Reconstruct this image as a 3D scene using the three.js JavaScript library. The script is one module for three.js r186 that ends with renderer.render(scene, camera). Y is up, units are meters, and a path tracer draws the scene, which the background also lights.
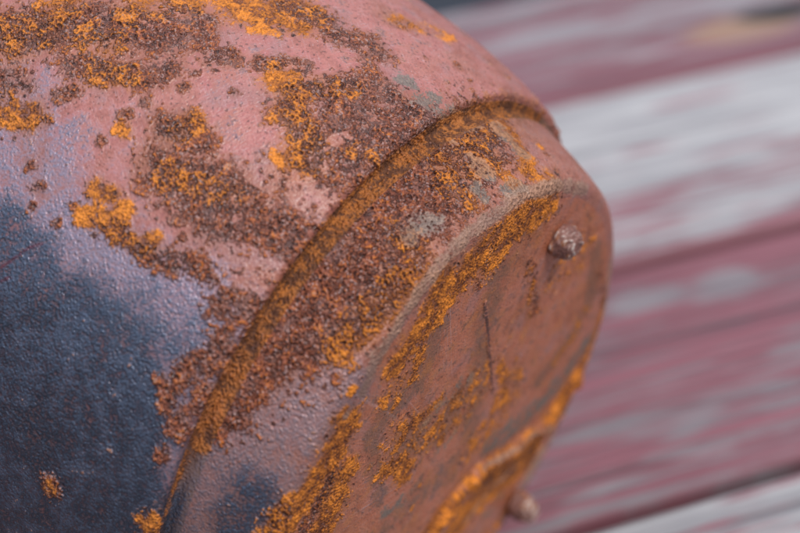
import * as THREE from 'three';
import { RoundedBoxGeometry } from 'three/addons/geometries/RoundedBoxGeometry.js';

/* ---------------------------------------------------------------- camera, sky, sun, exposure */
const scene = new THREE.Scene();
const W = 1024, H = 682;
const CAM_Y = 0.4434, PITCH = 35 * Math.PI / 180, FPX = 2200;      // FPX: focal length in photo pixels (800 x 533)
const camera = new THREE.PerspectiveCamera(13.814, W / H, 0.02, 60);
camera.position.set(0, CAM_Y, 0);
camera.rotation.set(-PITCH, 0, 0);
camera.focus = 0.518;
camera.userData.fStop = 8.0;
camera.updateMatrixWorld(true);

const renderer = new THREE.WebGLRenderer({ antialias: true });
renderer.setSize(W, H);
renderer.toneMapping = THREE.LinearToneMapping;
renderer.toneMappingExposure = 1.3;
renderer.shadowMap.enabled = true;

{ // soft, slightly cool bright-cloud sky
  const sw = 256, sh = 128, d = new Float32Array(sw * sh * 4);
  for (let j = 0; j < sh; j++) for (let i = 0; i < sw; i++) {
    const el = (j + 0.5) / sh * Math.PI - Math.PI / 2, az = (i + 0.5) / sw * Math.PI * 2;
    const s = Math.max(0, Math.sin(el)), k = Math.pow(s, 0.6);
    const cl = 0.06 * Math.sin(az * 3 + 4 * el) + 0.05 * Math.sin(az * 5 - 7 * el + 1);
    const L = 0.92 * (1 + 2 * s) / 3 + cl * s;
    const o = (j * sw + i) * 4;
    d[o] = L * (0.90 - 0.06 * k); d[o + 1] = L * 0.98; d[o + 2] = L * (1.10 + 0.14 * k); d[o + 3] = 1;
  }
  const sky = new THREE.DataTexture(d, sw, sh, THREE.RGBAFormat, THREE.FloatType);
  sky.mapping = THREE.EquirectangularReflectionMapping;
  sky.magFilter = THREE.LinearFilter; sky.minFilter = THREE.LinearFilter; sky.needsUpdate = true;
  scene.background = sky; scene.environment = sky;
}
const sun = new THREE.DirectionalLight(new THREE.Color(1.0, 0.93, 0.84), 2.1);
sun.position.set(0.75, 1.6, 0.1); sun.target.position.set(0, 0, -0.45);
sun.castShadow = true; sun.shadow.radius = 34; sun.shadow.mapSize.set(2048, 2048);
Object.assign(sun.shadow.camera, { left: -0.8, right: 0.8, top: 0.8, bottom: -0.8, near: 0.1, far: 5 });
scene.add(sun, sun.target);

/* ---------------------------------------------------------------- noise */
function rng(seed) { let s = seed >>> 0; return () => { s = (s + 0x6D2B79F5) | 0; let t = Math.imul(s ^ (s >>> 15), 1 | s); t = (t + Math.imul(t ^ (t >>> 7), 61 | t)) ^ t; return ((t ^ (t >>> 14)) >>> 0) / 4294967296; }; }
const PERM = new Uint8Array(512); { const r = rng(77), a = [...Array(256).keys()]; for (let i = 255; i > 0; i--) { const j = Math.floor(r() * (i + 1)); [a[i], a[j]] = [a[j], a[i]]; } for (let i = 0; i < 512; i++) PERM[i] = a[i & 255]; }
function grad(h, x, y, z) { h &= 15; const u = h < 8 ? x : y, v = h < 4 ? y : (h === 12 || h === 14 ? x : z); return ((h & 1) ? -u : u) + ((h & 2) ? -v : v); }
function noise(x, y, z) {
  const fx = Math.floor(x), fy = Math.floor(y), fz = Math.floor(z), X = fx & 255, Y = fy & 255, Z = fz & 255;
  x -= fx; y -= fy; z -= fz;
  const u = x * x * x * (x * (x * 6 - 15) + 10), v = y * y * y * (y * (y * 6 - 15) + 10), w = z * z * z * (z * (z * 6 - 15) + 10);
  const A = PERM[X] + Y, AA = PERM[A] + Z, AB = PERM[A + 1] + Z, B = PERM[X + 1] + Y, BA = PERM[B] + Z, BB = PERM[B + 1] + Z;
  const l = (t, a, b) => a + t * (b - a);
  return l(w, l(v, l(u, grad(PERM[AA], x, y, z), grad(PERM[BA], x - 1, y, z)), l(u, grad(PERM[AB], x, y - 1, z), grad(PERM[BB], x - 1, y - 1, z))),
    l(v, l(u, grad(PERM[AA + 1], x, y, z - 1), grad(PERM[BA + 1], x - 1, y, z - 1)), l(u, grad(PERM[AB + 1], x, y - 1, z - 1), grad(PERM[BB + 1], x - 1, y - 1, z - 1))));
}
function fbm(x, y, z, n) { let a = 1, s = 0; for (let i = 0; i < n; i++) { s += a * noise(x, y, z); x = x * 2.03 + 11.3; y = y * 2.03 + 5.1; z = z * 2.03 + 7.7; a *= 0.5; } return s; }
// cellular noise: distance to the closest seed and that seed's own random value
const CELL = [0, 0];
function cell(x, y, z) {
  const fx = Math.floor(x), fy = Math.floor(y), fz = Math.floor(z); let best = 9, id = 0;
  for (let k = -1; k <= 1; k++) for (let j = -1; j <= 1; j++) for (let i = -1; i <= 1; i++) {
    const cx = fx + i, cy = fy + j, cz = fz + k, h = PERM[PERM[PERM[cx & 255] + (cy & 255)] + (cz & 255)], h2 = PERM[h + 61], h3 = PERM[h2 + 17];
    const dx = cx + h / 256 - x, dy = cy + h2 / 256 - y, dz = cz + h3 / 256 - z, d = dx * dx + dy * dy + dz * dz;
    if (d < best) { best = d; id = h3; }
  }
  CELL[0] = Math.sqrt(best); CELL[1] = id / 256; return CELL;
}
const clamp = (x, a = 0, b = 1) => x < a ? a : x > b ? b : x;
const sst = (a, b, x) => { const t = clamp((x - a) / (b - a)); return t * t * (3 - 2 * t); };
const lerp = (a, b, t) => a + (b - a) * t;

/* ---------------------------------------------------------------- pot: profile and frame */
// (radius, axial) from the belly to the flat underside; local +Y is the way the underside faces
const POT_AT = new THREE.Vector3(0.01276327, CAM_Y - 0.35853375, -0.4314636);
const POT_AXIS = new THREE.Vector3(0.79386542, -0.15880019, 0.5869925).normalize();
const pot = new THREE.Group(); pot.name = 'iron_pot';
pot.position.copy(POT_AT);
pot.quaternion.setFromUnitVectors(new THREE.Vector3(0, 1, 0), POT_AXIS);
pot.updateMatrixWorld(true);
const toLocal = pot.matrixWorld.clone().invert();

const profile = []; // dense polyline {r, t, s, part}
{
  const bodyCurve = new THREE.CatmullRomCurve3([[0.058, -0.232], [0.072, -0.226], [0.0875, -0.205], [0.0975, -0.172], [0.1003, -0.14], [0.0991, -0.10], [0.0969, -0.07], [0.0932, -0.045], [0.0903, -0.0335], [0.0882, -0.0275]].map(([r, t]) => new THREE.Vector3(r, t, 0)), false, 'centripetal');
  const pts = [];
  const add = (r, t, part) => pts.push([r, t, part]);
  for (let i = 0; i <= 80; i++) { const p = bodyCurve.getPoint(i / 80); add(p.x, p.y, 0); }
  const arc = (cr, ct, rad, a0, a1, part, n = 6) => { for (let i = 0; i <= n; i++) { const a = lerp(a0, a1, i / n); add(cr + rad * Math.cos(a), ct + rad * Math.sin(a), part); } };
  arc(0.0865, -0.0268, 0.0014, 0.35, 1.55, 0, 6);                    // rounded lip
  add(0.0856, -0.0254, 1); add(0.0846, -0.0253, 1); add(0.0840, -0.0253, 1); // ledge face and the hollow corner
  add(0.0833, -0.0252, 1); add(0.0829, -0.0247, 1); add(0.0828, -0.0240, 1); add(0.0829, -0.0231, 1);
  add(0.0828, -0.021, 2); add(0.0806, -0.0135, 2); add(0.0783, -0.0065, 2); add(0.0771, -0.0036, 2);
  arc(0.0733, -0.0042, 0.0038, 0.30, 1.5, 2, 8);                     // rounded rim of the underside
  add(0.0715, -0.0003, 3); add(0.066, -0.0001, 3); add(0.045, 0.0003, 3); add(0.02, 0.0006, 3); add(0.0002, 0.0006, 3);
  let s = 0;
  pts.forEach((p, i) => { if (i) s += Math.hypot(p[0] - pts[i - 1][0], p[1] - pts[i - 1][1]); profile.push({ r: p[0], t: p[1], s, part: p[2] }); });
}
const S_END = profile[profile.length - 1].s;
function profAt(s) {
  let lo = 0, hi = profile.length - 1;
  while (hi - lo > 1) { const m = (lo + hi) >> 1; if (profile[m].s <= s) lo = m; else hi = m; }
  const a = profile[lo], b = profile[hi], k = clamp((s - a.s) / (b.s - a.s));
  return [lerp(a.r, b.r, k), lerp(a.t, b.t, k), Math.atan2(b.t - a.t, b.r - a.r)];
}
const firstS = part => profile.find(p => p.part === part).s;
const S_LEDGE = firstS(1), S_SHOULDER = firstS(2), S_BOTTOM = firstS(3);

// photo pixel -> point on the pot (local), by marching the ray to the turned surface
const rAtT = t => { if (t > 0.0006) return 0; let r = 0; for (let i = 1; i < profile.length; i++) { const a = profile[i - 1], b = profile[i]; if (a.t <= t && b.t >= t && b.t > a.t) { r = Math.max(r, lerp(a.r, b.r, (t - a.t) / (b.t - a.t))); } } return r; };
const RT = new Float32Array(2400).map((_, i) => rAtT(-0.2395 + i * 0.0001));
const rT = t => { const k = Math.round((t + 0.2395) / 0.0001); return k < 0 || k >= 2400 ? 0 : RT[k]; };
const camLocal = camera.position.clone().applyMatrix4(toLocal);
function pix(x, y) {
  const dir = new THREE.Vector3((x - 400) / FPX, (266.5 - y) / FPX, -1).normalize().transformDirection(camera.matrixWorld).transformDirection(toLocal);
  const p = new THREE.Vector3();
  for (let d = 0.38; d < 0.75; d += 0.0002) { p.copy(camLocal).addScaledVector(dir, d); const r = rT(p.y); if (r > 0 && p.x * p.x + p.z * p.z < r * r) return p; }
  // past the outline: closest approach to the pot
  let best = 9, bp = p.clone();
  for (let d = 0.38; d < 0.75; d += 0.0005) { p.copy(camLocal).addScaledVector(dir, d); const e = Math.abs(Math.hypot(p.x, p.z) - rT(p.y)); if (e < best) { best = e; bp = p.clone(); } }
  return bp;
}
const PX = 0.000245; // metres per photo pixel near the pot

/* ---------------------------------------------------------------- where each kind of rust, soot and bare metal sits (read off the photograph) */
// each: kind, radius (px), strength, then x,y pairs of a stroke
const KINDS = { crust: 0, orange: 1, soot: 2, grey: 3, worn: 4, bare: 5, film: 6, mark: 7, step: 8, stain: 9, red: 10 };
const STROKES = [
  // --- body, upper
  ['crust', 26, 1, 0, 35, 40, 30, 80, 25, 130, 28, 165, 35], ['orange', 18, .9, 10, 40, 45, 30, 60, 8], ['orange', 14, .8, 85, 40, 110, 42], ['orange', 13, .8, 130, 15, 155, 5, 190, 5],
  ['crust', 13, .9, 170, 8, 205, 22, 203, 42], ['crust', 14, .95, 75, 66, 110, 72, 150, 78, 170, 66], ['orange', 11, .9, 95, 74, 125, 78],
  ['crust', 8, .9, 60, 95, 72, 92], ['crust', 12, .95, 5, 78, 22, 86], ['orange', 15, 1, 5, 112, 28, 116], ['crust', 7, .9, 44, 121],
  ['crust', 6, .95, 30, 165], ['crust', 5, .95, 101, 141], ['orange', 8, .95, 123, 131], ['crust', 7, .8, 126, 118], ['crust', 11, .95, 212, 58, 228, 57], ['crust', 8, .95, 262, 63, 272, 66],
  ['crust', 5, .9, 194, 73], ['crust', 5, .95, 184, 87], ['crust', 5, .9, 234, 94], ['crust', 5, .85, 179, 67], ['crust', 5, .9, 145, 103],
  ['orange', 20, 1, 240, 6, 268, 14, 300, 12], ['crust', 18, .95, 290, 10, 318, 20], ['orange', 12, .9, 262, 26, 300, 26],
  ['crust', 12, .95, 330, 32, 345, 40, 372, 42, 380, 55], ['crust', 10, .8, 362, 50, 372, 78], ['orange', 12, .62, 398, 22, 425, 28, 445, 36], ['crust', 8, .62, 400, 25, 415, 24],
  ['crust', 9, .95, 262, 66, 285, 64, 304, 68], ['orange', 15, 1, 282, 80, 296, 92], ['crust', 15, 1, 300, 92, 330, 92, 360, 88, 392, 96], ['orange', 9, .8, 318, 88, 350, 90],
  ['crust', 18, 1, 292, 112, 312, 140, 308, 160], ['orange', 14, .95, 292, 118, 310, 150], ['crust', 26, 1, 345, 120, 375, 128, 395, 130, 420, 118], ['crust', 24, 1, 350, 155, 378, 142],
  ['orange', 9, .7, 355, 150, 380, 160], ['bare', 6, .8, 334, 141, 348, 136], ['grey', 14, .95, 408, 88, 425, 97, 446, 108], ['crust', 6, .95, 398, 95],
  ['crust', 5, .8, 459, 66], ['crust', 3, .7, 425, 57], ['crust', 3, .8, 470, 80], ['crust', 3, .7, 492, 84], ['crust', 4, .6, 505, 76],
  // --- body, middle mass down to the ledge
  ['crust', 14, 1, 165, 128, 190, 128, 198, 142], ['orange', 9, .9, 180, 132, 198, 122], ['crust', 22, 1, 165, 170, 190, 178, 220, 185, 240, 200], ['crust', 26, 1, 190, 190, 225, 215, 255, 225, 280, 238],
  ['orange', 12, .75, 170, 175, 195, 185, 225, 195], ['crust', 24, 1, 255, 245, 268, 255, 285, 232], ['crust', 10, .9, 275, 174, 288, 182, 290, 195], ['crust', 5, 1, 263, 157],
  ['orange', 14, .9, 292, 160, 312, 160], ['crust', 14, .95, 322, 180, 335, 172, 350, 172], ['crust', 10, .9, 308, 214, 316, 222], ['bare', 13, 1, 302, 190, 318, 205], ['bare', 13, 1, 264, 172, 258, 160],
  ['bare', 16, 1, 235, 262, 255, 272, 268, 276], ['crust', 9, .95, 231, 240, 242, 250], ['orange', 9, 1, 96, 190, 111, 196], ['orange', 11, 1, 88, 216, 105, 222, 120, 212], ['orange', 8, 1, 120, 238, 140, 246, 153, 241],
  ['crust', 9, 1, 112, 228, 128, 240, 146, 254], ['crust', 11, 1, 150, 255, 175, 262, 200, 266, 214, 272], ['crust', 7, 1, 214, 282], ['crust', 17, 1, 228, 304, 248, 300, 262, 292],
  ['crust', 8, .95, 181, 218], ['crust', 8, .95, 201, 231], ['crust', 5, .9, 182, 237], ['crust', 7, .95, 37, 187], ['crust', 5, .95, 32, 207], ['crust', 5, .95, 57, 222], ['crust', 4, .9, 74, 205], ['orange', 6, .8, 95, 188],
  ['crust', 13, 1, 172, 385, 190, 372, 212, 358, 226, 340], ['crust', 10, .95, 172, 405, 180, 430], ['crust', 8, .95, 164, 456], ['crust', 11, 1.05, 51, 486], ['orange', 7, .9, 50, 488], ['orange', 10, 1, 148, 520, 150, 533],
  // --- ledge
  ['step', 9, .62, 150, 533, 165, 495, 182, 465, 196, 440], ['step', 14, 1, 200, 432, 210, 420, 235, 375, 268, 318, 300, 272, 340, 220, 390, 170, 440, 130, 480, 108, 505, 104, 520, 107, 534, 114],
  ['grey', 9, 1.1, 432, 134, 456, 122, 470, 116], ['crust', 8, .6, 530, 112, 548, 124, 556, 136],
  // --- shoulder
  ['crust', 28, 1, 225, 405, 250, 370, 290, 340, 320, 320], ['crust', 40, 1, 300, 330, 340, 285, 375, 240, 420, 200, 455, 165, 480, 140], ['crust', 22, 1, 330, 340, 370, 300, 410, 250],
  ['orange', 14, .9, 340, 350, 365, 325, 385, 300, 402, 282], ['orange', 12, .7, 400, 235, 420, 255, 412, 285], ['orange', 14, 1.05, 440, 158, 470, 140, 495, 120], ['orange', 11, .8, 455, 178, 475, 168, 492, 160], ['grey', 8, 1, 462, 130, 474, 124], ['grey', 7, 1, 405, 232, 412, 240], ['grey', 6, .95, 470, 158], ['orange', 9, .95, 480, 160, 500, 172, 515, 185, 522, 192], ['orange', 9, .95, 500, 118, 512, 138, 525, 160, 528, 175],
  ['orange', 10, .8, 445, 185, 470, 200], ['grey', 11, 1.05, 500, 130, 508, 140, 518, 152], ['grey', 10, .9, 478, 165, 490, 176], ['grey', 8, 1, 505, 188, 520, 186], ['grey', 8, 1, 475, 186, 484, 196], ['grey', 11, .9, 420, 225, 432, 222], ['grey', 6, .8, 452, 142, 446, 150],
  ['crust', 4, .8, 545, 155], ['crust', 4, .8, 556, 172], ['orange', 5, .6, 540, 148], ['soot', 26, .8, 235, 525, 255, 505], ['orange', 5, .9, 352, 392], ['orange', 6, .9, 335, 420, 346, 410],
  ['worn', 6, 1.05, 585, 190, 560, 185, 523, 194, 480, 225, 444, 260, 420, 293, 398, 326, 380, 356, 362, 392], ['worn', 9, .9, 385, 345, 372, 362], ['worn', 5, .8, 362, 392, 345, 415],
  // --- underside
  ['orange', 22, 1.05, 545, 203, 525, 215, 508, 233, 494, 255], ['orange', 18, 1, 490, 245, 470, 270, 450, 295, 430, 320], ['orange', 15, .95, 445, 280, 425, 318, 410, 345, 395, 365], ['orange', 10, .9, 420, 355, 425, 330, 440, 318], ['orange', 8, .9, 418, 365, 412, 378],
  ['crust', 7, .8, 500, 225, 488, 262, 478, 285], ['crust', 8, .75, 528, 265, 533, 285, 535, 308], ['orange', 5, .6, 528, 270, 531, 300],
  ['orange', 18, 1.1, 346, 425, 335, 450, 318, 478, 296, 510, 282, 533], ['orange', 20, 1.1, 340, 480, 330, 510, 320, 533], ['crust', 12, 1.05, 330, 480, 318, 505, 305, 525], ['crust', 9, 1, 278, 520, 285, 508],
  ['orange', 12, 1, 385, 470, 400, 462, 404, 475], ['orange', 7, .9, 398, 445, 410, 425, 425, 415, 440, 400], ['orange', 5, .85, 392, 410, 396, 404], ['orange', 6, .9, 452, 400, 462, 390], ['orange', 6, .85, 432, 430, 440, 420, 442, 440], ['orange', 5, .8, 470, 388], ['orange', 4, .8, 418, 486], ['orange', 4, .8, 410, 508],
  ['orange', 8, .8, 500, 365, 506, 385, 502, 410], ['orange', 6, .7, 498, 395, 490, 420, 478, 430], ['orange', 4, .8, 516, 360], ['grey', 12, .72, 425, 420, 445, 400, 468, 382], ['grey', 11, .7, 384, 510, 402, 500], ['grey', 8, .6, 440, 448, 455, 430],
  ['mark', 2.1, 1.25, 485, 303, 488, 330, 490, 360, 492, 392],
  ['red', 1.5, .8, 0, 268, 12, 260, 28, 248, 42, 243], ['red', 1.6, .8, 0, 282, 10, 277], ['grey', 16, 1.0, 588, 342, 568, 372, 540, 405, 515, 428, 490, 446], ['orange', 10, 1.1, 600, 338, 582, 370, 564, 397, 548, 425], ['worn', 2.5, .9, 548, 424, 525, 440, 503, 456, 482, 468], ['crust', 7, 1, 535, 450, 505, 470, 485, 490], ['orange', 20, 1.0, 560, 410, 540, 438, 510, 460, 480, 480, 455, 505, 432, 533], ['orange', 22, 1.05, 548, 446, 500, 485, 475, 510, 460, 533], ['worn', 4, .8, 520, 470, 495, 492, 470, 525], ['orange', 12, 1.1, 604, 320, 596, 350, 584, 375, 566, 402], ['grey', 8, .8, 505, 500, 490, 520], ['crust', 6, .9, 560, 415, 545, 435, 530, 448], ['crust', 9, .9, 520, 462, 500, 475, 478, 500], ['orange', 26, .56, 395, 440, 430, 430, 460, 410, 480, 380], ['orange', 18, .55, 515, 380, 500, 420, 470, 450], ['orange', 22, .5, 560, 270, 585, 250], ['orange', 14, .62, 385, 400, 400, 385],
  ['orange', 8, .6, 585, 310, 570, 340, 555, 360], ['crust', 7, .6, 600, 270, 604, 300, 600, 320],
  // --- soot on the belly
  ['soot', 64, 1.2, 0, 345, 20, 420, 15, 520, 90, 525], ['soot', 60, 1.1, 40, 350, 90, 420, 100, 500], ['soot', 34, .95, 70, 310, 120, 350, 140, 410, 130, 470], ['soot', 24, .8, 0, 232, 25, 255, 50, 285, 90, 310], ['soot', 34, .62, 130, 320, 170, 360, 165, 430, 150, 500], ['soot', 30, .42, 150, 300, 195, 335], ['soot', 14, .7, 8, 215, 20, 225],
  // grey bloom between soot and paint, and over the lower shoulder
  ['film', 42, 1.1, 60, 245, 110, 280, 170, 315, 200, 340], ['film', 26, 1, 190, 360, 150, 400, 165, 470, 140, 520], ['film', 44, .72, 0, 110, 20, 150, 40, 205], ['film', 46, .25, 60, 120, 120, 160, 130, 215], ['film', 22, .8, 90, 240, 150, 280, 205, 300],
  ['film', 40, .8, 240, 440, 290, 420, 330, 390], ['film', 34, .9, 200, 520, 220, 470, 260, 480, 290, 500],
  ['stain', 14, .9, 440, 330, 420, 380, 380, 420, 370, 440], ['stain', 22, .8, 405, 440, 440, 430, 460, 400], ['stain', 16, .8, 500, 270, 485, 330, 480, 380, 470, 430], ['stain', 12, .8, 597, 250, 590, 300, 570, 340, 540, 380], ['stain', 20, .7, 390, 520, 420, 490, 450, 470], ['stain', 9, .8, 370, 440, 380, 500],
];
const segs = [];
for (const [kind, r, st, ...xy] of STROKES) {
  const P = []; for (let i = 0; i < xy.length; i += 2) P.push(pix(xy[i], xy[i + 1]));
  if (P.length === 1) P.push(P[0].clone().addScalar(1e-6));
  for (let i = 1; i < P.length; i++) {
    const a = P[i - 1], b = P[i], d = b.clone().sub(a);
    if (d.length() > 0.08) continue;
    segs.push({ k: KINDS[kind], r: r * PX, st, ax: a.x, ay: a.y, az: a.z, dx: d.x, dy: d.y, dz: d.z, l2: d.lengthSq(), cx: (a.x + b.x) / 2, cy: (a.y + b.y) / 2, cz: (a.z + b.z) / 2, reach: d.length() / 2 + r * PX * 2 });
  }
}
// stroke strength at a point: 'st' inside, fading to 0 at twice the radius
function strokesAt(x, y, z, out) {
  out.fill(0);
  for (const g of segs) {
    const ex = x - g.cx, ey = y - g.cy, ez = z - g.cz;
    if (ex * ex + ey * ey + ez * ez > g.reach * g.reach) continue;
    const px = x - g.ax, py = y - g.ay, pz = z - g.az, t = clamp((px * g.dx + py * g.dy + pz * g.dz) / g.l2);
    const qx = px - t * g.dx, qy = py - t * g.dy, qz = pz - t * g.dz, d = Math.sqrt(qx * qx + qy * qy + qz * qz) / g.r;
    const v = g.st * clamp(1.5 - d * 0.75, 0, 1);
    if (v > out[g.k]) out[g.k] = v;
  }
}

/* ---------------------------------------------------------------- what the iron's surface is made of at a local point */
const NK = 11, M = new Float32Array(NK);
const out = { r: 0, g: 0, b: 0, rough: 0, metal: 0, h1: 0, h2: 0 };
let cR = 0, cG = 0, cB = 0;
const mix = (r, g, b, k) => { cR += (r - cR) * k; cG += (g - cG) * k; cB += (b - cB) * k; };
function matter(x, y, z, m, zone) {       // zone 0 body 1 ledge 2 shoulder 3 underside
  const X = x * 1000, Y = y * 1000, Z = z * 1000;                     // millimetres
  const big = fbm(X / 14, Y / 14, Z / 14, 3), mid = fbm(X / 3.6 + 9, Y / 3.6, Z / 3.6, 3), fine = fbm(X / 0.72, Y / 0.72 + 3, Z / 0.72, 3);
  const grain = noise(X / 0.28, Y / 0.28, Z / 0.28 + 5), gr2 = noise(X / 0.45, Y / 0.45, Z / 0.45 + 8);
  const edge = mid * 0.5 + fine * 0.34;
  if (zone === 1) m[0] *= 0.45;
  const cm = m[0] * (m[5] > 0 ? 1 - 0.75 * sst(.3, .9, m[5] + mid * 0.6 + fine * 0.3) : 1);
  let crust = sst(0.43, 0.60, 0.86 * cm + edge - 0.06);
  if (m[0] > 0.02 || m[1] > 0.02) crust = Math.max(crust, 0.9 * sst(0.6, 0.7, noise(X / 1.5 + 50, Y / 1.5, Z / 1.5) + 0.25 * fine + 0.3 * sst(0.02, 0.5, Math.max(m[0], m[1])))); // strays round the patches
  let orange = sst(0.34, 0.66, 0.9 * m[1] * (zone === 1 ? 0.3 : 1) + mid * 0.5 + fine * 0.26 + grain * 0.1 - 0.08);
  const step = zone === 1 ? sst(0.2, 0.7, m[8] + edge * 0.6) : (y > -0.0274 && y < -0.0221 && zone !== 3 ? 0.8 * sst(0.55, 0.8, m[8] + edge * 0.9 - 0.1) : 0);
  const soot = sst(0.15, 1.0, m[2] + big * 0.3 + mid * 0.3 + fine * 0.32);
  const grey = sst(0.44, 0.66, m[3] * 0.8 + edge * 1.1 - 0.1);
  const worn = 0.88 * sst(0.3, 0.85, m[4] + edge * 0.9 - 0.1);
  const film = sst(0.1, 1.0, m[6] + big * 0.25 + mid * 0.3 + fine * 0.2);
  // paint
  let rough = 0.4 + 0.12 * fine, metal = 0;
  const v = 1 + 0.24 * big + 0.22 * mid + 0.18 * fine + 0.18 * grain;
  if (zone === 3) { cR = 0.40; cG = 0.130; cB = 0.066; } else if (zone === 2) { cR = 0.33; cG = 0.125; cB = 0.088; } else if (zone === 1) { cR = 0.19; cG = 0.105; cB = 0.07; } else { cR = 0.375; cG = 0.136; cB = 0.112; }
  cR *= v; cG *= v * (1 + 0.10 * mid); cB *= v * (1 + 0.16 * mid + 0.2 * big);
  { // brown rust bleeding into the paint round the scabs, thin warm bloom and mauve weathering in patches
    const halo = 0.55 * sst(0.12, 0.5, Math.max(m[0], m[1]) * 0.9 + edge * 0.8), b2 = noise(X / 8 + 30, Y / 8, Z / 8);
    mix(lerp(0.25, 0.34, sst(0, 0.4, m[1])), lerp(0.085, 0.115, sst(0, 0.4, m[1])), 0.04, halo);
    if (zone !== 1) { mix(0.30, 0.105, 0.05, 0.5 * sst(0.1, 0.7, big + 0.5 * mid)); mix(0.27, 0.135, 0.135, 0.4 * sst(0.05, 0.5, b2 + 0.4 * mid + 0.2 * fine)); }
  }
  { // scratches running round the pot, pale chips and dark pits
    const A = Math.atan2(z, x) * 95, q = A * 0.94 + Y * 0.34, w = Y * 0.94 - A * 0.34;
    const sc = sst(0.30, 0.5, noise(q / 3.2, w / 0.22, 4)) * sst(-0.15, 0.3, big + 0.3 * mid), sc2 = sst(0.40, 0.5, noise((A * 0.6 - Y * 0.8) / 5, (A * 0.8 + Y * 0.6) / 0.25, 9));
    mix(0.48, 0.36, 0.37, sc * 0.33 + sc2 * 0.25);
  }
  const stain = sst(0.25, 0.9, m[9] + mid * 0.55 + fine * 0.35); mix(0.14, 0.068, 0.038, stain * .7);
  if (zone === 3) { mix(0.40, 0.13, 0.03, 0.55 * sst(0.12, 0.6, noise(X / 6, Y / 6, Z / 6 + 60) + 0.5 * mid + 0.3 * fine)); mix(0.10, 0.055, 0.04, 0.6 * sst(0.25, 0.6, noise(X / 2.4, Y / 2.4 + 30, Z / 2.4) + 0.3 * fine)); }
  const speck = sst(0.5, 0.62, noise(X / 0.5 + 40, Y / 0.5, Z / 0.5));
  mix(0.5, 0.38, 0.38, speck * 0.4);
  const pit = sst(0.42, 0.56, noise(X / 0.7 + 4, Y / 0.7, Z / 0.7 + 90));
  mix(0.07, 0.032, 0.028, 0.6 * pit);
  let h1 = 0.07 * big + 0.05 * mid, h2 = 0.06 * fine + 0.03 * grain - 0.09 * pit;   // millimetres
  // grey oxide bloom and blue-black fire scale: thin, half-metallic skins
  if (film > 0) {
    const k = clamp(film * (0.84 + 0.5 * fine + 0.2 * gr2)), zb = zone === 0 ? 0 : 1;
    mix(lerp(0.225, 0.22, zb), lerp(0.205, 0.155, zb), lerp(0.27, 0.165, zb), k * 0.88); rough = lerp(rough, 0.38, k); metal = lerp(metal, 0.42, k);
  }
  if (soot > 0) {
    const k = clamp(soot * (0.97 + 0.2 * fine)), q = 0.62 + 0.8 * sst(-0.4, 0.7, fine + 0.7 * mid + 0.5 * big);
    mix(0.062 * q, 0.076 * q, 0.108 * q, k); rough = lerp(rough, 0.37 + 0.1 * mid, k); metal = lerp(metal, 0.72, k);
  }
  { // cast-iron grain
    const pb = Math.max(soot * 0.5, film * film * 0.42, zone === 2 ? 0.34 : 0.06);
    const c = cell(X / 0.95, Y / 0.95, Z / 0.95), pit2 = sst(0.5, 0.1, c[0]) * (c[1] > 0.45 ? 1 : 0.1) * sst(-0.5, 0.3, mid + 0.3);
    h2 += pb * (-0.16 * pit2 + 0.12 * gr2 + 0.08 * grain + 0.10 * fine); h1 += pb * 0.08 * mid;
    mix(0.03, 0.028, 0.034, 0.4 * pb * pit2);
    mix(0.42, 0.42, 0.48, pb * sst(0.38, 0.6, noise(X / 0.4 + 70, Y / 0.4, Z / 0.4)) * 0.35);
  }
  // bare grey metal / old scale
  if (grey > 0) { const q = 1 + 0.6 * fine + 0.4 * mid + 0.25 * grain; mix(0.15 * q, 0.122 * q, 0.1 * q, grey * 0.9); rough = lerp(rough, 0.45, grey); metal = lerp(metal, 0.25, grey); }
  // brown crust: pitted, flaky scale standing a little proud of the paint
  crust *= (1 - 0.85 * grey) * (1 - 0.7 * worn);
  if (crust > 0) {
    const wx = 0.9 * fine, wy = 0.9 * mid, c1 = cell(X / 2.3 + wx, Y / 2.3 + wy, Z / 2.3), flake = sst(0.62, 0.38, c1[0]), id = c1[1];
    const c2 = cell(X / 0.62 + 31 + wx, Y / 0.62 + wy, Z / 0.62), l2 = 1 - clamp(c2[0] * 1.15), id2 = c2[1];
    const hol = sst(0.12, 0.5, -fine * 0.8 - mid * 0.35 + 0.25 * gr2);                        // hollows
    const tone = clamp(0.42 + 0.6 * mid + 0.7 * fine + 0.35 * (id - 0.5) + 0.3 * (id2 - 0.5) + 0.3 * grain);
    let r = lerp(0.034, 0.31, tone), g = lerp(0.010, 0.088, tone), b = lerp(0.007, 0.043, tone);
    const ob = sst(0.25, 0.9, 0.45 * mid + 0.75 * fine + 0.3 * (id - 0.5) + 0.45 * gr2 + m[1] * 0.36) * 0.85;
    r = lerp(r, 0.60, ob); g = lerp(g, 0.17, ob); b = lerp(b, 0.016, ob);
    const pale = sst(0.78, 0.9, id2) * sst(0.2, 0.5, l2) * 0.7; r = lerp(r, 0.40, pale); g = lerp(g, 0.27, pale); b = lerp(b, 0.25, pale);
    const mv = 0.45 * sst(0.1, 0.5, noise(X / 4.5 + 80, Y / 4.5, Z / 4.5) + 0.3 * fine) * (1 - ob); r = lerp(r, 0.20, mv); g = lerp(g, 0.10, mv); b = lerp(b, 0.085, mv);  // purplish old scale
    r = lerp(r, 0.045, hol * 0.75); g = lerp(g, 0.015, hol * 0.75); b = lerp(b, 0.009, hol * 0.75);
    mix(r, g, b, crust);
    rough = lerp(rough, 0.26 + 0.5 * sst(0.35, 0.6, id2) + 0.1 * fine, crust); metal *= 1 - crust;
    h1 += crust * (0.14 + 0.26 * flake * (0.2 + id) + 0.26 * mid + 0.12 * fine - 0.25 * hol);
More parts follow.
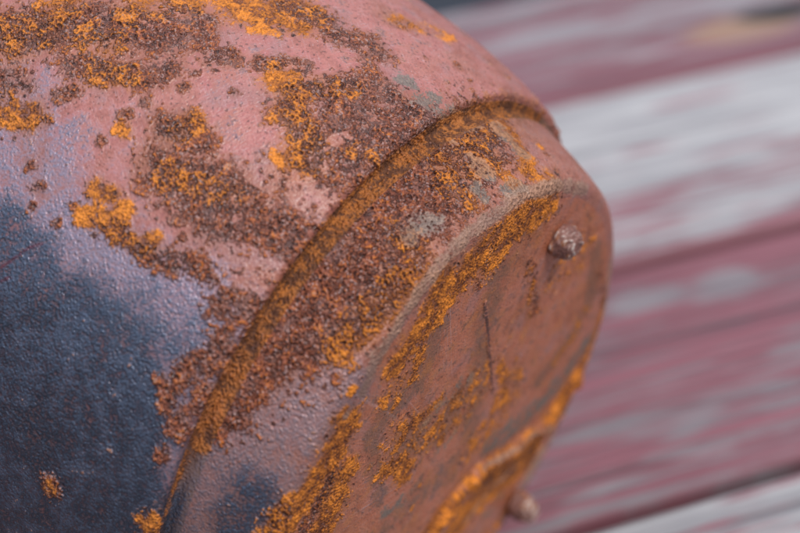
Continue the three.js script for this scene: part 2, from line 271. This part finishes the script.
    h2 += crust * (0.16 * l2 * (0.4 + id2) + 0.24 * fine + 0.12 * gr2 + 0.09 * grain);
  }
  // bright powdery rust
  orange *= (1 - 0.7 * grey) * (1 - 0.6 * worn);
  if (orange > 0) {
    const c2 = cell(X / 0.6 + 7 + fine, Y / 0.6 + 2, Z / 0.6 + mid), l2 = 1 - clamp(c2[0] * 1.2), id2 = c2[1];
    const tone = clamp(0.44 + 0.8 * mid + 0.65 * fine + 0.25 * (id2 - 0.5) + 0.35 * grain + 0.4 * big);
    const k = orange * lerp(1, 0.12 + 0.8 * sst(-0.15, 0.6, fine + mid * .7 + 0.3 * gr2), crust);
    mix(lerp(0.11, 0.72, tone), lerp(0.028, 0.225, tone), lerp(0.010, 0.024, tone), k); rough = lerp(rough, 0.8, k); metal *= 1 - k;
    h1 += orange * (1 - crust) * (0.08 + 0.16 * mid + 0.08 * fine); h2 += orange * (0.08 * l2 + 0.16 * fine + 0.1 * gr2 + 0.06 * grain);
  }
  if (worn > 0) { const q = 0.9 + 0.5 * fine + 0.4 * mid + 0.2 * grain; mix(0.29 * q, 0.18 * q, 0.13 * q, worn * 0.8); h2 += 0.08 * worn * fine; rough = lerp(rough, 0.55, worn); }
  if (step > 0) { // rust and dirt lying in the step
    const q = sst(-0.6, 0.8, mid * 1.1 + fine * 1.0 + grain * .5 + big * 0.4), k = step * (zone === 1 ? 0.9 : 0.55);
    mix(lerp(0.085, 0.44, q), lerp(0.027, 0.138, q), lerp(0.010, 0.020, q), k * (1 - 0.4 * crust)); rough = lerp(rough, 0.8, k); metal *= 1 - k; h2 += step * (0.14 * fine + 0.12 * grain); h1 += step * (0.10 * mid + 0.05 * fine);
  }
  { const rd = sst(0.45, 0.7, m[10] + fine * 0.5); mix(0.13, 0.02, 0.028, rd * 0.6); }
  const mk = sst(0.5, 0.8, m[7] + fine * 0.5 + mid * 0.3);
  if (mk > 0) { const q = sst(0.1, 0.6, mid + fine); mix(lerp(0.08, 0.42, q), lerp(0.028, 0.16, q), lerp(0.02, 0.10, q), mk); h1 += 0.3 * mk * (0.6 + mid); }
  out.r = cR; out.g = cG; out.b = cB; out.rough = rough; out.metal = metal; out.h1 = h1; out.h2 = h2;
  return out;
}

/* the crumbled ridge across the underside, a real rise in the casting */
const RIDGE = [[612, 318], [600, 338], [582, 370], [564, 397], [547, 424], [527, 438], [503, 458], [480, 470], [457, 496], [436, 526], [420, 548]].map(([x, y]) => pix(x, y));
function ridgeHeight(x, z) {                 // metres, over the plane of the underside
  let best = 9, side = 0;
  for (let i = 1; i < RIDGE.length; i++) {
    const a = RIDGE[i - 1], b = RIDGE[i], dx = b.x - a.x, dz = b.z - a.z, t = clamp(((x - a.x) * dx + (z - a.z) * dz) / (dx * dx + dz * dz));
    const qx = x - a.x - t * dx, qz = z - a.z - t * dz, d = Math.hypot(qx, qz);
    if (d < best) { best = d; side = Math.sign(qx * -dz + qz * dx); }
  }
  const wob = 0.8 + 1.1 * noise(x * 110, 3, z * 110) + 0.7 * noise(x * 330, 8, z * 330) + 0.4 * noise(x * 800, 2, z * 800);
  return side * RIDGE_OUT > 0 ? 0.0017 * wob * Math.exp(-best * best / (0.005 * 0.005)) - 0.0018 * sst(0, 0.012, best) : 0.0017 * wob * Math.exp(-best * best / (0.0017 * 0.0017)) - 0.0013 * sst(0, 0.0022, best) * Math.exp(-best * best / (0.0055 * 0.0055));
}
let RIDGE_OUT = 1;
{ const a = RIDGE[4], b = RIDGE[5], o = a.clone().multiplyScalar(1.1); RIDGE_OUT = Math.sign((o.x - a.x) * -(b.z - a.z) + (o.z - a.z) * (b.x - a.x)); }

/* ---------------------------------------------------------------- bake the colour, roughness and relief maps */
const thC = Math.atan2(camLocal.z, camLocal.x), HALF = 100 * Math.PI / 180;   // the mapped half faces up and out; the hidden half repeats it mirrored
function tex(data, w, h, srgb) {
  const t = new THREE.DataTexture(data, w, h, THREE.RGBAFormat, THREE.UnsignedByteType);
  if (srgb) t.colorSpace = THREE.SRGBColorSpace;
  t.magFilter = THREE.LinearFilter; t.minFilter = THREE.LinearFilter; t.wrapS = t.wrapT = THREE.ClampToEdgeWrapping; t.needsUpdate = true; return t;
}
const SRGB = new Uint8Array(4097); for (let i = 0; i <= 4096; i++) { const c = i / 4096; SRGB[i] = Math.round(255 * (c <= 0.0031308 ? 12.92 * c : 1.055 * Math.pow(c, 1 / 2.4) - 0.055)); }
const enc = c => SRGB[Math.round(clamp(c) * 4096)];
const H2 = 1.7; // mm covered by the relief map
function bake(w, h, at, skip, spec = 0.6) {
  const gw = Math.ceil(w / 4) + 2, gh = Math.ceil(h / 4) + 2, G = new Float32Array(gw * gh * NK), p = [0, 0, 0, 0];
  for (let j = 0; j < gh; j++) for (let i = 0; i < gw; i++) { at((i * 4) / w, (j * 4) / h, p); if (skip && skip(p)) continue; strokesAt(p[0], p[1], p[2], M); G.set(M, (j * gw + i) * NK); }
  const col = new Uint8Array(w * h * 4), aux = new Uint8Array(w * h * 4), bmp = new Uint8Array(w * h * 4);
  for (let j = 0; j < h; j++) for (let i = 0; i < w; i++) {
    at((i + 0.5) / w, (j + 0.5) / h, p); if (skip && skip(p)) continue;
    const gx = (i + .5) / 4, gy = (j + .5) / 4, ix = Math.floor(gx), iy = Math.floor(gy), fx = gx - ix, fy = gy - iy, o0 = (iy * gw + ix) * NK, o1 = o0 + gw * NK;
    for (let k = 0; k < NK; k++) M[k] = lerp(lerp(G[o0 + k], G[o0 + NK + k], fx), lerp(G[o1 + k], G[o1 + NK + k], fx), fy);
    const q = matter(p[0], p[1], p[2], M, p[3]), o = (j * w + i) * 4;
    col[o] = enc(q.r); col[o + 1] = enc(q.g); col[o + 2] = enc(q.b); col[o + 3] = 255;
    aux[o] = 255; aux[o + 1] = Math.round(255 * clamp(q.rough)); aux[o + 2] = Math.round(255 * clamp(q.metal)); aux[o + 3] = 255;
    const hb = Math.round(255 * clamp(1.35 * q.h2 / H2 + 0.3)); bmp[o] = bmp[o + 1] = bmp[o + 2] = hb; bmp[o + 3] = 255;
  }
  return new THREE.MeshPhysicalMaterial({ map: tex(col, w, h, true), ...((t) => ({ roughnessMap: t, metalnessMap: t }))(tex(aux, w, h)), roughness: 1, metalness: 1, bumpMap: tex(bmp, w, h), bumpScale: H2 * 0.001, specularIntensity: spec });
}
const S_TEX0 = 0.09;                                                  // the belly's map starts here along the profile
const zoneAt = s => s < S_LEDGE ? 0 : s < S_SHOULDER ? 1 : s < S_BOTTOM ? 2 : 3;
const sideAt = (s0, s1) => (u, v, p) => { const s = lerp(s0, s1, v), [r, t] = profAt(s), a = thC + (u * 2 - 1) * HALF; p[0] = r * Math.cos(a); p[1] = t; p[2] = r * Math.sin(a); p[3] = zoneAt(s); };
const BR = 0.0745;
const matBody = bake(2048, 1152, sideAt(S_TEX0, S_LEDGE), null, 0.9);
const matLedge = bake(2048, 48, sideAt(S_LEDGE, S_SHOULDER));
const matShoulder = bake(2048, 240, sideAt(S_SHOULDER, S_BOTTOM));
const matBottom = bake(1280, 1280, (u, v, p) => { p[0] = (u * 2 - 1) * BR; p[2] = (v * 2 - 1) * BR; p[1] = 0; p[3] = 3; }, p => p[0] * p[0] + p[2] * p[2] > BR * BR * 1.02);
console.log('baked');

/* ---------------------------------------------------------------- the turned and corroded surface */
const sRows = [];
{ let s = 0; while (s < S_END) { sRows.push(s); s += s < 0.085 ? 0.003 : s < 0.105 ? 0.0012 : 0.00042; } sRows.push(S_END);
  for (const sb of [S_LEDGE, S_SHOULDER, S_BOTTOM]) { let k = 0; sRows.forEach((v, i) => { if (Math.abs(v - sb) < Math.abs(sRows[k] - sb)) k = i; }); sRows[k] = sb; } }
const cols = [];
{ const n1 = 820, n2 = 90; for (let i = 0; i < n1; i++) cols.push(thC - HALF + 2 * HALF * i / n1); for (let i = 0; i <= n2; i++) cols.push(thC + HALF + (2 * Math.PI - 2 * HALF) * i / n2); }
const NR = sRows.length, NC = cols.length, POS = new Float32Array(NR * NC * 3), NOR = new Float32Array(NR * NC * 3), UVS = new Float32Array(NR * NC * 2);
const foldU = a => { let k = a - thC; while (k > Math.PI) k -= 2 * Math.PI; while (k < -Math.PI) k += 2 * Math.PI; if (k > HALF) k = HALF - (k - HALF) * HALF / (Math.PI - HALF) ; if (k < -HALF) k = -HALF - (k + HALF) * HALF / (Math.PI - HALF); return k; };
for (let i = 0; i < NR; i++) {
  const s = sRows[i], [r, t] = profAt(s), [ra, ta] = profAt(Math.max(0, s - 0.0009)), [rb, tb] = profAt(Math.min(S_END, s + 0.0009));
  let nr = tb - ta, nt = -(rb - ra); const l = Math.hypot(nr, nt); nr /= l; nt /= l;   // outward normal in the (r, t) plane
  const zone = zoneAt(s), atRim = sst(0.008, 0.001, s);
  for (let j = 0; j < NC; j++) {
    const a = cols[j], fa = s > S_BOTTOM ? a : thC + foldU(a), cx = r * Math.cos(fa), cz = r * Math.sin(fa);
    strokesAt(cx, t, cz, M);
    let h = matter(cx, t, cz, M, zone).h1 * 0.001 * (1 - atRim);
    // slight waviness of the hand-cast body
    const wav = 0.0006 * noise(r * Math.cos(a) * 22, t * 22, r * Math.sin(a) * 22);
    let R = r + nr * (h + wav), T = t + nt * (h + wav);
    if (s > S_BOTTOM - 0.004) T += ridgeHeight(r * Math.cos(a), r * Math.sin(a)) * sst(S_BOTTOM - 0.004, S_BOTTOM + 0.001, s);
    const o = (i * NC + j) * 3; POS[o] = R * Math.cos(a); POS[o + 1] = T; POS[o + 2] = R * Math.sin(a);
  }
}
for (let i = 0; i < NR; i++) for (let j = 0; j < NC; j++) {
  const i0 = Math.max(0, i - 1), i1 = Math.min(NR - 1, i + 1), j0 = j ? j - 1 : NC - 2, j1 = j < NC - 1 ? j + 1 : 1, A = (i0 * NC + j) * 3, B = (i1 * NC + j) * 3, C = (i * NC + j0) * 3, D = (i * NC + j1) * 3;
  const ux = POS[B] - POS[A], uy = POS[B + 1] - POS[A + 1], uz = POS[B + 2] - POS[A + 2], vx = POS[D] - POS[C], vy = POS[D + 1] - POS[C + 1], vz = POS[D + 2] - POS[C + 2];
  let nx = uy * vz - uz * vy, ny = uz * vx - ux * vz, nz = ux * vy - uy * vx; let l = Math.hypot(nx, ny, nz);
  if (l < 1e-14) { nx = 0; ny = 1; nz = 0; l = 1; }
  const o = (i * NC + j) * 3; NOR[o] = -nx / l; NOR[o + 1] = -ny / l; NOR[o + 2] = -nz / l;
}
{ // make sure the normals face outwards
  const i = Math.floor(NR * 0.5), o = (i * NC + 10) * 3; if (NOR[o] * POS[o] + NOR[o + 2] * POS[o + 2] < 0) for (let k = 0; k < NOR.length; k++) NOR[k] = -NOR[k];
}
function sheet(name, s0, s1, material, planar, t0 = s0) {
  const i0 = sRows.indexOf(s0), i1 = sRows.indexOf(s1), n = i1 - i0 + 1, uv = new Float32Array(n * NC * 2), idx = new Uint32Array((n - 1) * (NC - 1) * 6);
  for (let i = 0; i < n; i++) for (let j = 0; j < NC; j++) {
    const o = (i * NC + j) * 2, q = ((i + i0) * NC + j) * 3;
    if (planar) { const [r] = profAt(sRows[i + i0]); uv[o] = (r * Math.cos(cols[j]) / BR + 1) / 2; uv[o + 1] = (r * Math.sin(cols[j]) / BR + 1) / 2; }
    else { uv[o] = (foldU(cols[j]) / HALF + 1) / 2; let v = (sRows[i + i0] - t0) / (s1 - t0); uv[o + 1] = v < 0 ? Math.min(1, -v) : v; }
  }
  let k = 0;
  for (let i = 0; i < n - 1; i++) for (let j = 0; j < NC - 1; j++) { const a = i * NC + j, b = a + 1, c = a + NC, d = c + 1; idx[k++] = a; idx[k++] = b; idx[k++] = c; idx[k++] = b; idx[k++] = d; idx[k++] = c; }
  const g = new THREE.BufferGeometry();
  g.setAttribute('position', new THREE.BufferAttribute(POS.slice(i0 * NC * 3, (i1 + 1) * NC * 3), 3));
  g.setAttribute('normal', new THREE.BufferAttribute(NOR.slice(i0 * NC * 3, (i1 + 1) * NC * 3), 3));
  g.setAttribute('uv', new THREE.BufferAttribute(uv, 2));
  // face winding to agree with the normals
  const P = g.attributes.position, N = g.attributes.normal, va = new THREE.Vector3(), vb = new THREE.Vector3(), vc = new THREE.Vector3(), q = Math.floor(idx.length / 6) * 3;
  va.fromBufferAttribute(P, idx[q]); vb.fromBufferAttribute(P, idx[q + 1]).sub(va); vc.fromBufferAttribute(P, idx[q + 2]).sub(va); vb.cross(vc);
  if (vb.dot(va.fromBufferAttribute(N, idx[q])) < 0) for (let i = 0; i < idx.length; i += 3) { const t = idx[i + 1]; idx[i + 1] = idx[i + 2]; idx[i + 2] = t; }
  g.setIndex(new THREE.BufferAttribute(idx, 1));
  const mesh = new THREE.Mesh(g, material); mesh.name = name; mesh.castShadow = mesh.receiveShadow = true; pot.add(mesh); return mesh;
}
const body = sheet('body', 0, S_LEDGE, matBody, false, S_TEX0);
body.userData.label = 'reddish belly with scabs of rust and a sooty black patch';
const ledge = sheet('ledge', S_LEDGE, S_SHOULDER, matLedge);
ledge.userData.label = 'narrow rust-brown step running round the belly';
const shoulder = sheet('shoulder', S_SHOULDER, S_BOTTOM, matShoulder);
shoulder.userData.label = 'sloping band crusted with brown rust between step and underside';
const underside = sheet('underside', S_BOTTOM, sRows[NR - 1], matBottom, true);
underside.userData.label = 'flat brownish red underside with bright orange rust';
{ // open mouth: a turned-in neck with wall thickness, out of the picture
  const g = new THREE.LatheGeometry([[0.058, -0.232], [0.0565, -0.237], [0.057, -0.243], [0.0545, -0.2445], [0.0525, -0.241], [0.0525, -0.234], [0.066, -0.224], [0.083, -0.203], [0.0935, -0.17], [0.096, -0.14], [0.093, -0.08], [0.086, -0.035], [0.072, -0.008], [0.0001, -0.006]].map(([r, t]) => new THREE.Vector2(r, t)), 96);
  const m = new THREE.Mesh(g, new THREE.MeshStandardMaterial({ color: new THREE.Color(0.13, 0.06, 0.035), roughness: 0.8, side: THREE.DoubleSide }));
  m.name = 'neck'; m.castShadow = m.receiveShadow = true; pot.add(m);
}
// the stub feet
function foot(at, seed, hgt, rad) {
  const g0 = new THREE.SphereGeometry(1, 72, 48), P = g0.attributes.position, C = new Float32Array(P.count * 3), v = new THREE.Vector3();
  for (let i = 0; i < P.count; i++) {
    v.fromBufferAttribute(P, i);
    const up = clamp((v.y + 1) / 2), a = Math.atan2(v.z, v.x);
    const sq = Math.pow(Math.sqrt(Math.max(0, 1 - v.y * v.y)), 0.45);                                // squarish stub
    const n1 = fbm(v.x * 1.3 + seed, v.y * 1.3, v.z * 1.3, 3), n2 = fbm(v.x * 4 + seed, v.y * 4, v.z * 4 + 3, 3);
    const w = rad * sq * lerp(1.12, 0.86, up) * (1 + 0.13 * n1 + 0.05 * n2 + 0.05 * Math.sin(2 * a + seed));
    P.setXYZ(i, w * Math.cos(a), hgt * (v.y * 0.62 + 0.38) + hgt * 0.10 * n2 * up + 0.12 * hgt * up * v.x, w * Math.sin(a));
    const chip = sst(0.18, 0.4, n2 + 0.5 * n1 + (up - 0.8) * 0.7), rust = sst(0.05, 0.4, n1 - n2 * .3);
    const f = 0.9 + 0.5 * n2;
    C[i * 3] = lerp(lerp(0.20, 0.30, rust) * f, 0.42, chip); C[i * 3 + 1] = lerp(lerp(0.085, 0.105, rust) * f, 0.33, chip); C[i * 3 + 2] = lerp(lerp(0.065, 0.04, rust) * f, 0.29, chip);
  }
  g0.setAttribute('color', new THREE.BufferAttribute(C, 3)); g0.computeVertexNormals();
  const m = new THREE.Mesh(g0, footMat); m.name = 'foot'; m.castShadow = m.receiveShadow = true;
  m.position.copy(at); pot.add(m); return m;
}
const footMat = new THREE.MeshStandardMaterial({ vertexColors: true, roughness: 0.55 });
const fA = pix(558, 238), fB = pix(515, 503);
fA.y = fB.y = 0.0002;
const footR = fA.length(), aA = Math.atan2(fA.z, fA.x), aB = Math.atan2(fB.z, fB.x);
console.log('feet', footR, fB.length(), (aA - aB) * 180 / Math.PI);
foot(fA, 3.3, 0.0056, 0.0044); foot(fB, 8.1, 0.0062, 0.0042);
{ const mid = Math.atan2(fA.z + fB.z, fA.x + fB.x) + Math.PI; foot(new THREE.Vector3(Math.cos(mid) * footR, 0.0002, Math.sin(mid) * footR), 5.7, 0.0058, 0.0043); }
pot.userData = { label: 'rusty red iron pot with stepped base and stub feet, lying on its side on planks', category: 'pot' };
scene.add(pot);
console.log('pot', NR, NC);

/* ---------------------------------------------------------------- table of weathered planks */
const table = new THREE.Group(); table.name = 'plank_table';
const PHI = 22.5 * Math.PI / 180;                                    // the boards run this far off the camera's sideways
table.rotation.y = PHI; table.position.set(0, 0, 0);
table.userData = { label: 'weathered wooden table of planks with peeling dark red paint', category: 'table' };
scene.add(table);
// local x runs along the boards, local -z across them, away from the camera
function plankTexture(seed, redAt, pale, knot, tint) {
  const w = 1024, h = 320, LEN = 0.8, c = new Uint8Array(w * h * 4), bm = new Uint8Array(w * h * 4);
  for (let j = 0; j < h; j++) for (let i = 0; i < w; i++) {
    const x = (i + .5) / w * LEN, v = (j + .5) / h, y = v * 0.117;     // v 0 = near edge
    const warp = 0.0012 * noise(x * 5, y * 10, seed);
    const yy = y + warp;
    const gr = fbm(x * 6, yy * 400, seed * 3.1, 4), grf = noise(x * 40, yy * 900, seed), bl = fbm(x * 20, yy * 90, seed + 20, 4), pt = fbm(x * 26 + 3, yy * 170, seed + 9, 5);
    const bareT = clamp(0.5 + 0.75 * gr + 0.45 * bl);
    let r = lerp(pale * 0.58, pale * 1.05, bareT), g = lerp(pale * 0.56, pale * 1.04, bareT), b = lerp(pale * 0.56, pale * 0.99, bareT);
    r *= tint[0]; g *= tint[1]; b *= tint[2];
    const ck = sst(0.42, 0.62, fbm(x * 5, yy * 330, seed + 50, 2)); r *= 1 - 0.6 * ck; g *= 1 - 0.62 * ck; b *= 1 - 0.6 * ck;
    const red = sst(0.2, 0.7, redAt(v, x) + 0.6 * pt + 0.75 * gr + 0.25 * bl);
    const q = 1 + 0.3 * grf + 0.75 * gr;
    r = lerp(r, 0.165 * q, red * 0.9); g = lerp(g, 0.050 * q, red * 0.9); b = lerp(b, 0.064 * q, red * 0.9);
    let hh = 0.5 + 0.25 * gr - 0.4 * ck + 0.12 * red;
    if (knot) { const dx = (x - knot[0]) / knot[2], dy = (y - knot[1]) / knot[3], d = Math.hypot(dx, dy) + 0.25 * bl, dk = 1 - sst(0.8, 1.1, d), tn = (1 - sst(0.9, 1.5, Math.hypot((x - knot[0] + knot[2] * 1.1) / knot[2], (y - knot[1] + knot[3] * .9) / knot[3]) + .2 * bl));
      r = lerp(r, 0.30, tn * .8); g = lerp(g, 0.18, tn * .8); b = lerp(b, 0.11, tn * .8); r = lerp(r, 0.018, dk); g = lerp(g, 0.015, dk); b = lerp(b, 0.016, dk); hh -= dk * 0.5; }
    const o = (j * w + i) * 4; c[o] = enc(r); c[o + 1] = enc(g); c[o + 2] = enc(b); c[o + 3] = 255; bm[o] = bm[o + 1] = bm[o + 2] = Math.round(255 * clamp(hh)); bm[o + 3] = 255;
  }
  const t1 = tex(c, w, h, true), t2 = tex(bm, w, h); t1.wrapS = t2.wrapS = THREE.MirroredRepeatWrapping; t1.wrapT = t2.wrapT = THREE.MirroredRepeatWrapping;
  return new THREE.MeshStandardMaterial({ map: t1, bumpMap: t2, bumpScale: 0.0012, roughness: 0.78 });
}
const edges = [0.07, 0.194, 0.316, 0.4386, 0.5554, 0.665, 0.7505];
const GAP = [0.002, 0.002, 0.003, 0.0062, 0.0055, 0.002, 0];
const bump = (v, c, w) => Math.exp(-(((v - c) / w) ** 2));
const LOOK = [
  [() => 0.3, 0.3], [() => 0.35, 0.3],
  [(v) => 0.14 + 0.2 * bump(v, 0.1, .2), 0.36],                                                    // pale bare board by the dark gap
  [(v, x) => 0.46 + 0.55 * bump(v, 0.93, 0.18) + 0.3 * bump(v, 0.62, .1) + 0.14 * bump(v, 0.1, .14) - 1.1 * bump(v, .85, .06) * (bump(x, .512, .014) + bump(x, .545, .012) + bump(x, .60, .018)), 0.21, false, [1.10, 0.92, 1.0]], // red board with scraped patches
  [(v) => 0.16 + 0.6 * bump(v, 0, 0.08) + 0.3 * bump(v, 0.33, 0.08) + 0.1 * bump(v, .2, .1) - 0.35 * bump(v, 0.75, .25), 0.40], // white-grey board
  [(v) => 0.38 + 0.8 * bump(v, 0.04, 0.16) + 0.35 * bump(v, 0.4, .07) + 0.3 * bump(v, .75, .08) - .25 * bump(v, .58, .07), 0.29, true, [1.04, 0.95, 1.02]],
];
for (let i = 0; i < 6; i++) {
  const z0 = edges[i] + GAP[i] / 2, z1 = edges[i + 1] - GAP[i + 1] / 2, wd = z1 - z0, L = 1.5, th = 0.032;
  const g = new RoundedBoxGeometry(L, th, wd, 3, 0.0028), P = g.attributes.position, uv = g.attributes.uv;
  for (let k = 0; k < P.count; k++) { const x = P.getX(k), z = P.getZ(k); uv.setXY(k, (x + 0.2) / 0.8, clamp(0.5 - z / wd + 0.0) * 0.98 + 0.01 + (Math.abs(P.getY(k)) < th * .4 ? 0 : 0)); }
  const [red, pale, knot, tint] = LOOK[i];
  const m = new THREE.Mesh(g, plankTexture(4.7 + i * 6.3, red, pale, knot ? [0.664, 0.044, 0.022, 0.010] : null, tint || [1, 0.97, 1]));
  m.name = i ? 'plank_' + String(i).padStart(3, '0') : 'plank'; m.castShadow = m.receiveShadow = true;
  m.position.set(0, -th / 2 - (i % 2) * 0.0006, -(z0 + z1) / 2); table.add(m);
}
{ const wood = new THREE.MeshStandardMaterial({ color: new THREE.Color(0.16, 0.1, 0.09), roughness: 0.85 });
  const add = (name, w, h, d, x, y, z) => { const m = new THREE.Mesh(new RoundedBoxGeometry(w, h, d, 2, 0.004), wood); m.name = name; m.position.set(x, y, z); m.castShadow = m.receiveShadow = true; table.add(m); };
  for (const x of [-0.55, 0.55]) { add('batten', 0.09, 0.04, 0.64, x, -0.0535, -0.41); for (const z of [-0.16, -0.66]) add('leg', 0.07, 0.66, 0.07, x, -0.404, z); } }

/* ---------------------------------------------------------------- dark ground the table stands on */
{ const w = 512, c = new Uint8Array(w * w * 4);
  for (let j = 0; j < w; j++) for (let i = 0; i < w; i++) { const n = fbm(i / 30, j / 30, 4, 4), q = 1 + 0.5 * n, o = (j * w + i) * 4; c[o] = enc(0.022 * q); c[o + 1] = enc(0.026 * q); c[o + 2] = enc(0.036 * q); c[o + 3] = 255; }
  const t = tex(c, w, w, true); t.wrapS = t.wrapT = THREE.MirroredRepeatWrapping; t.repeat.set(20, 20);
  const m = new THREE.Mesh(new THREE.PlaneGeometry(40, 40), new THREE.MeshStandardMaterial({ map: t, roughness: 0.95 }));
  m.rotation.x = -Math.PI / 2; m.position.y = -0.734; m.name = 'ground'; m.receiveShadow = true; m.userData = { kind: 'structure', label: 'dark bluish ground under the table', category: 'ground' }; scene.add(m); }

renderer.render(scene, camera);
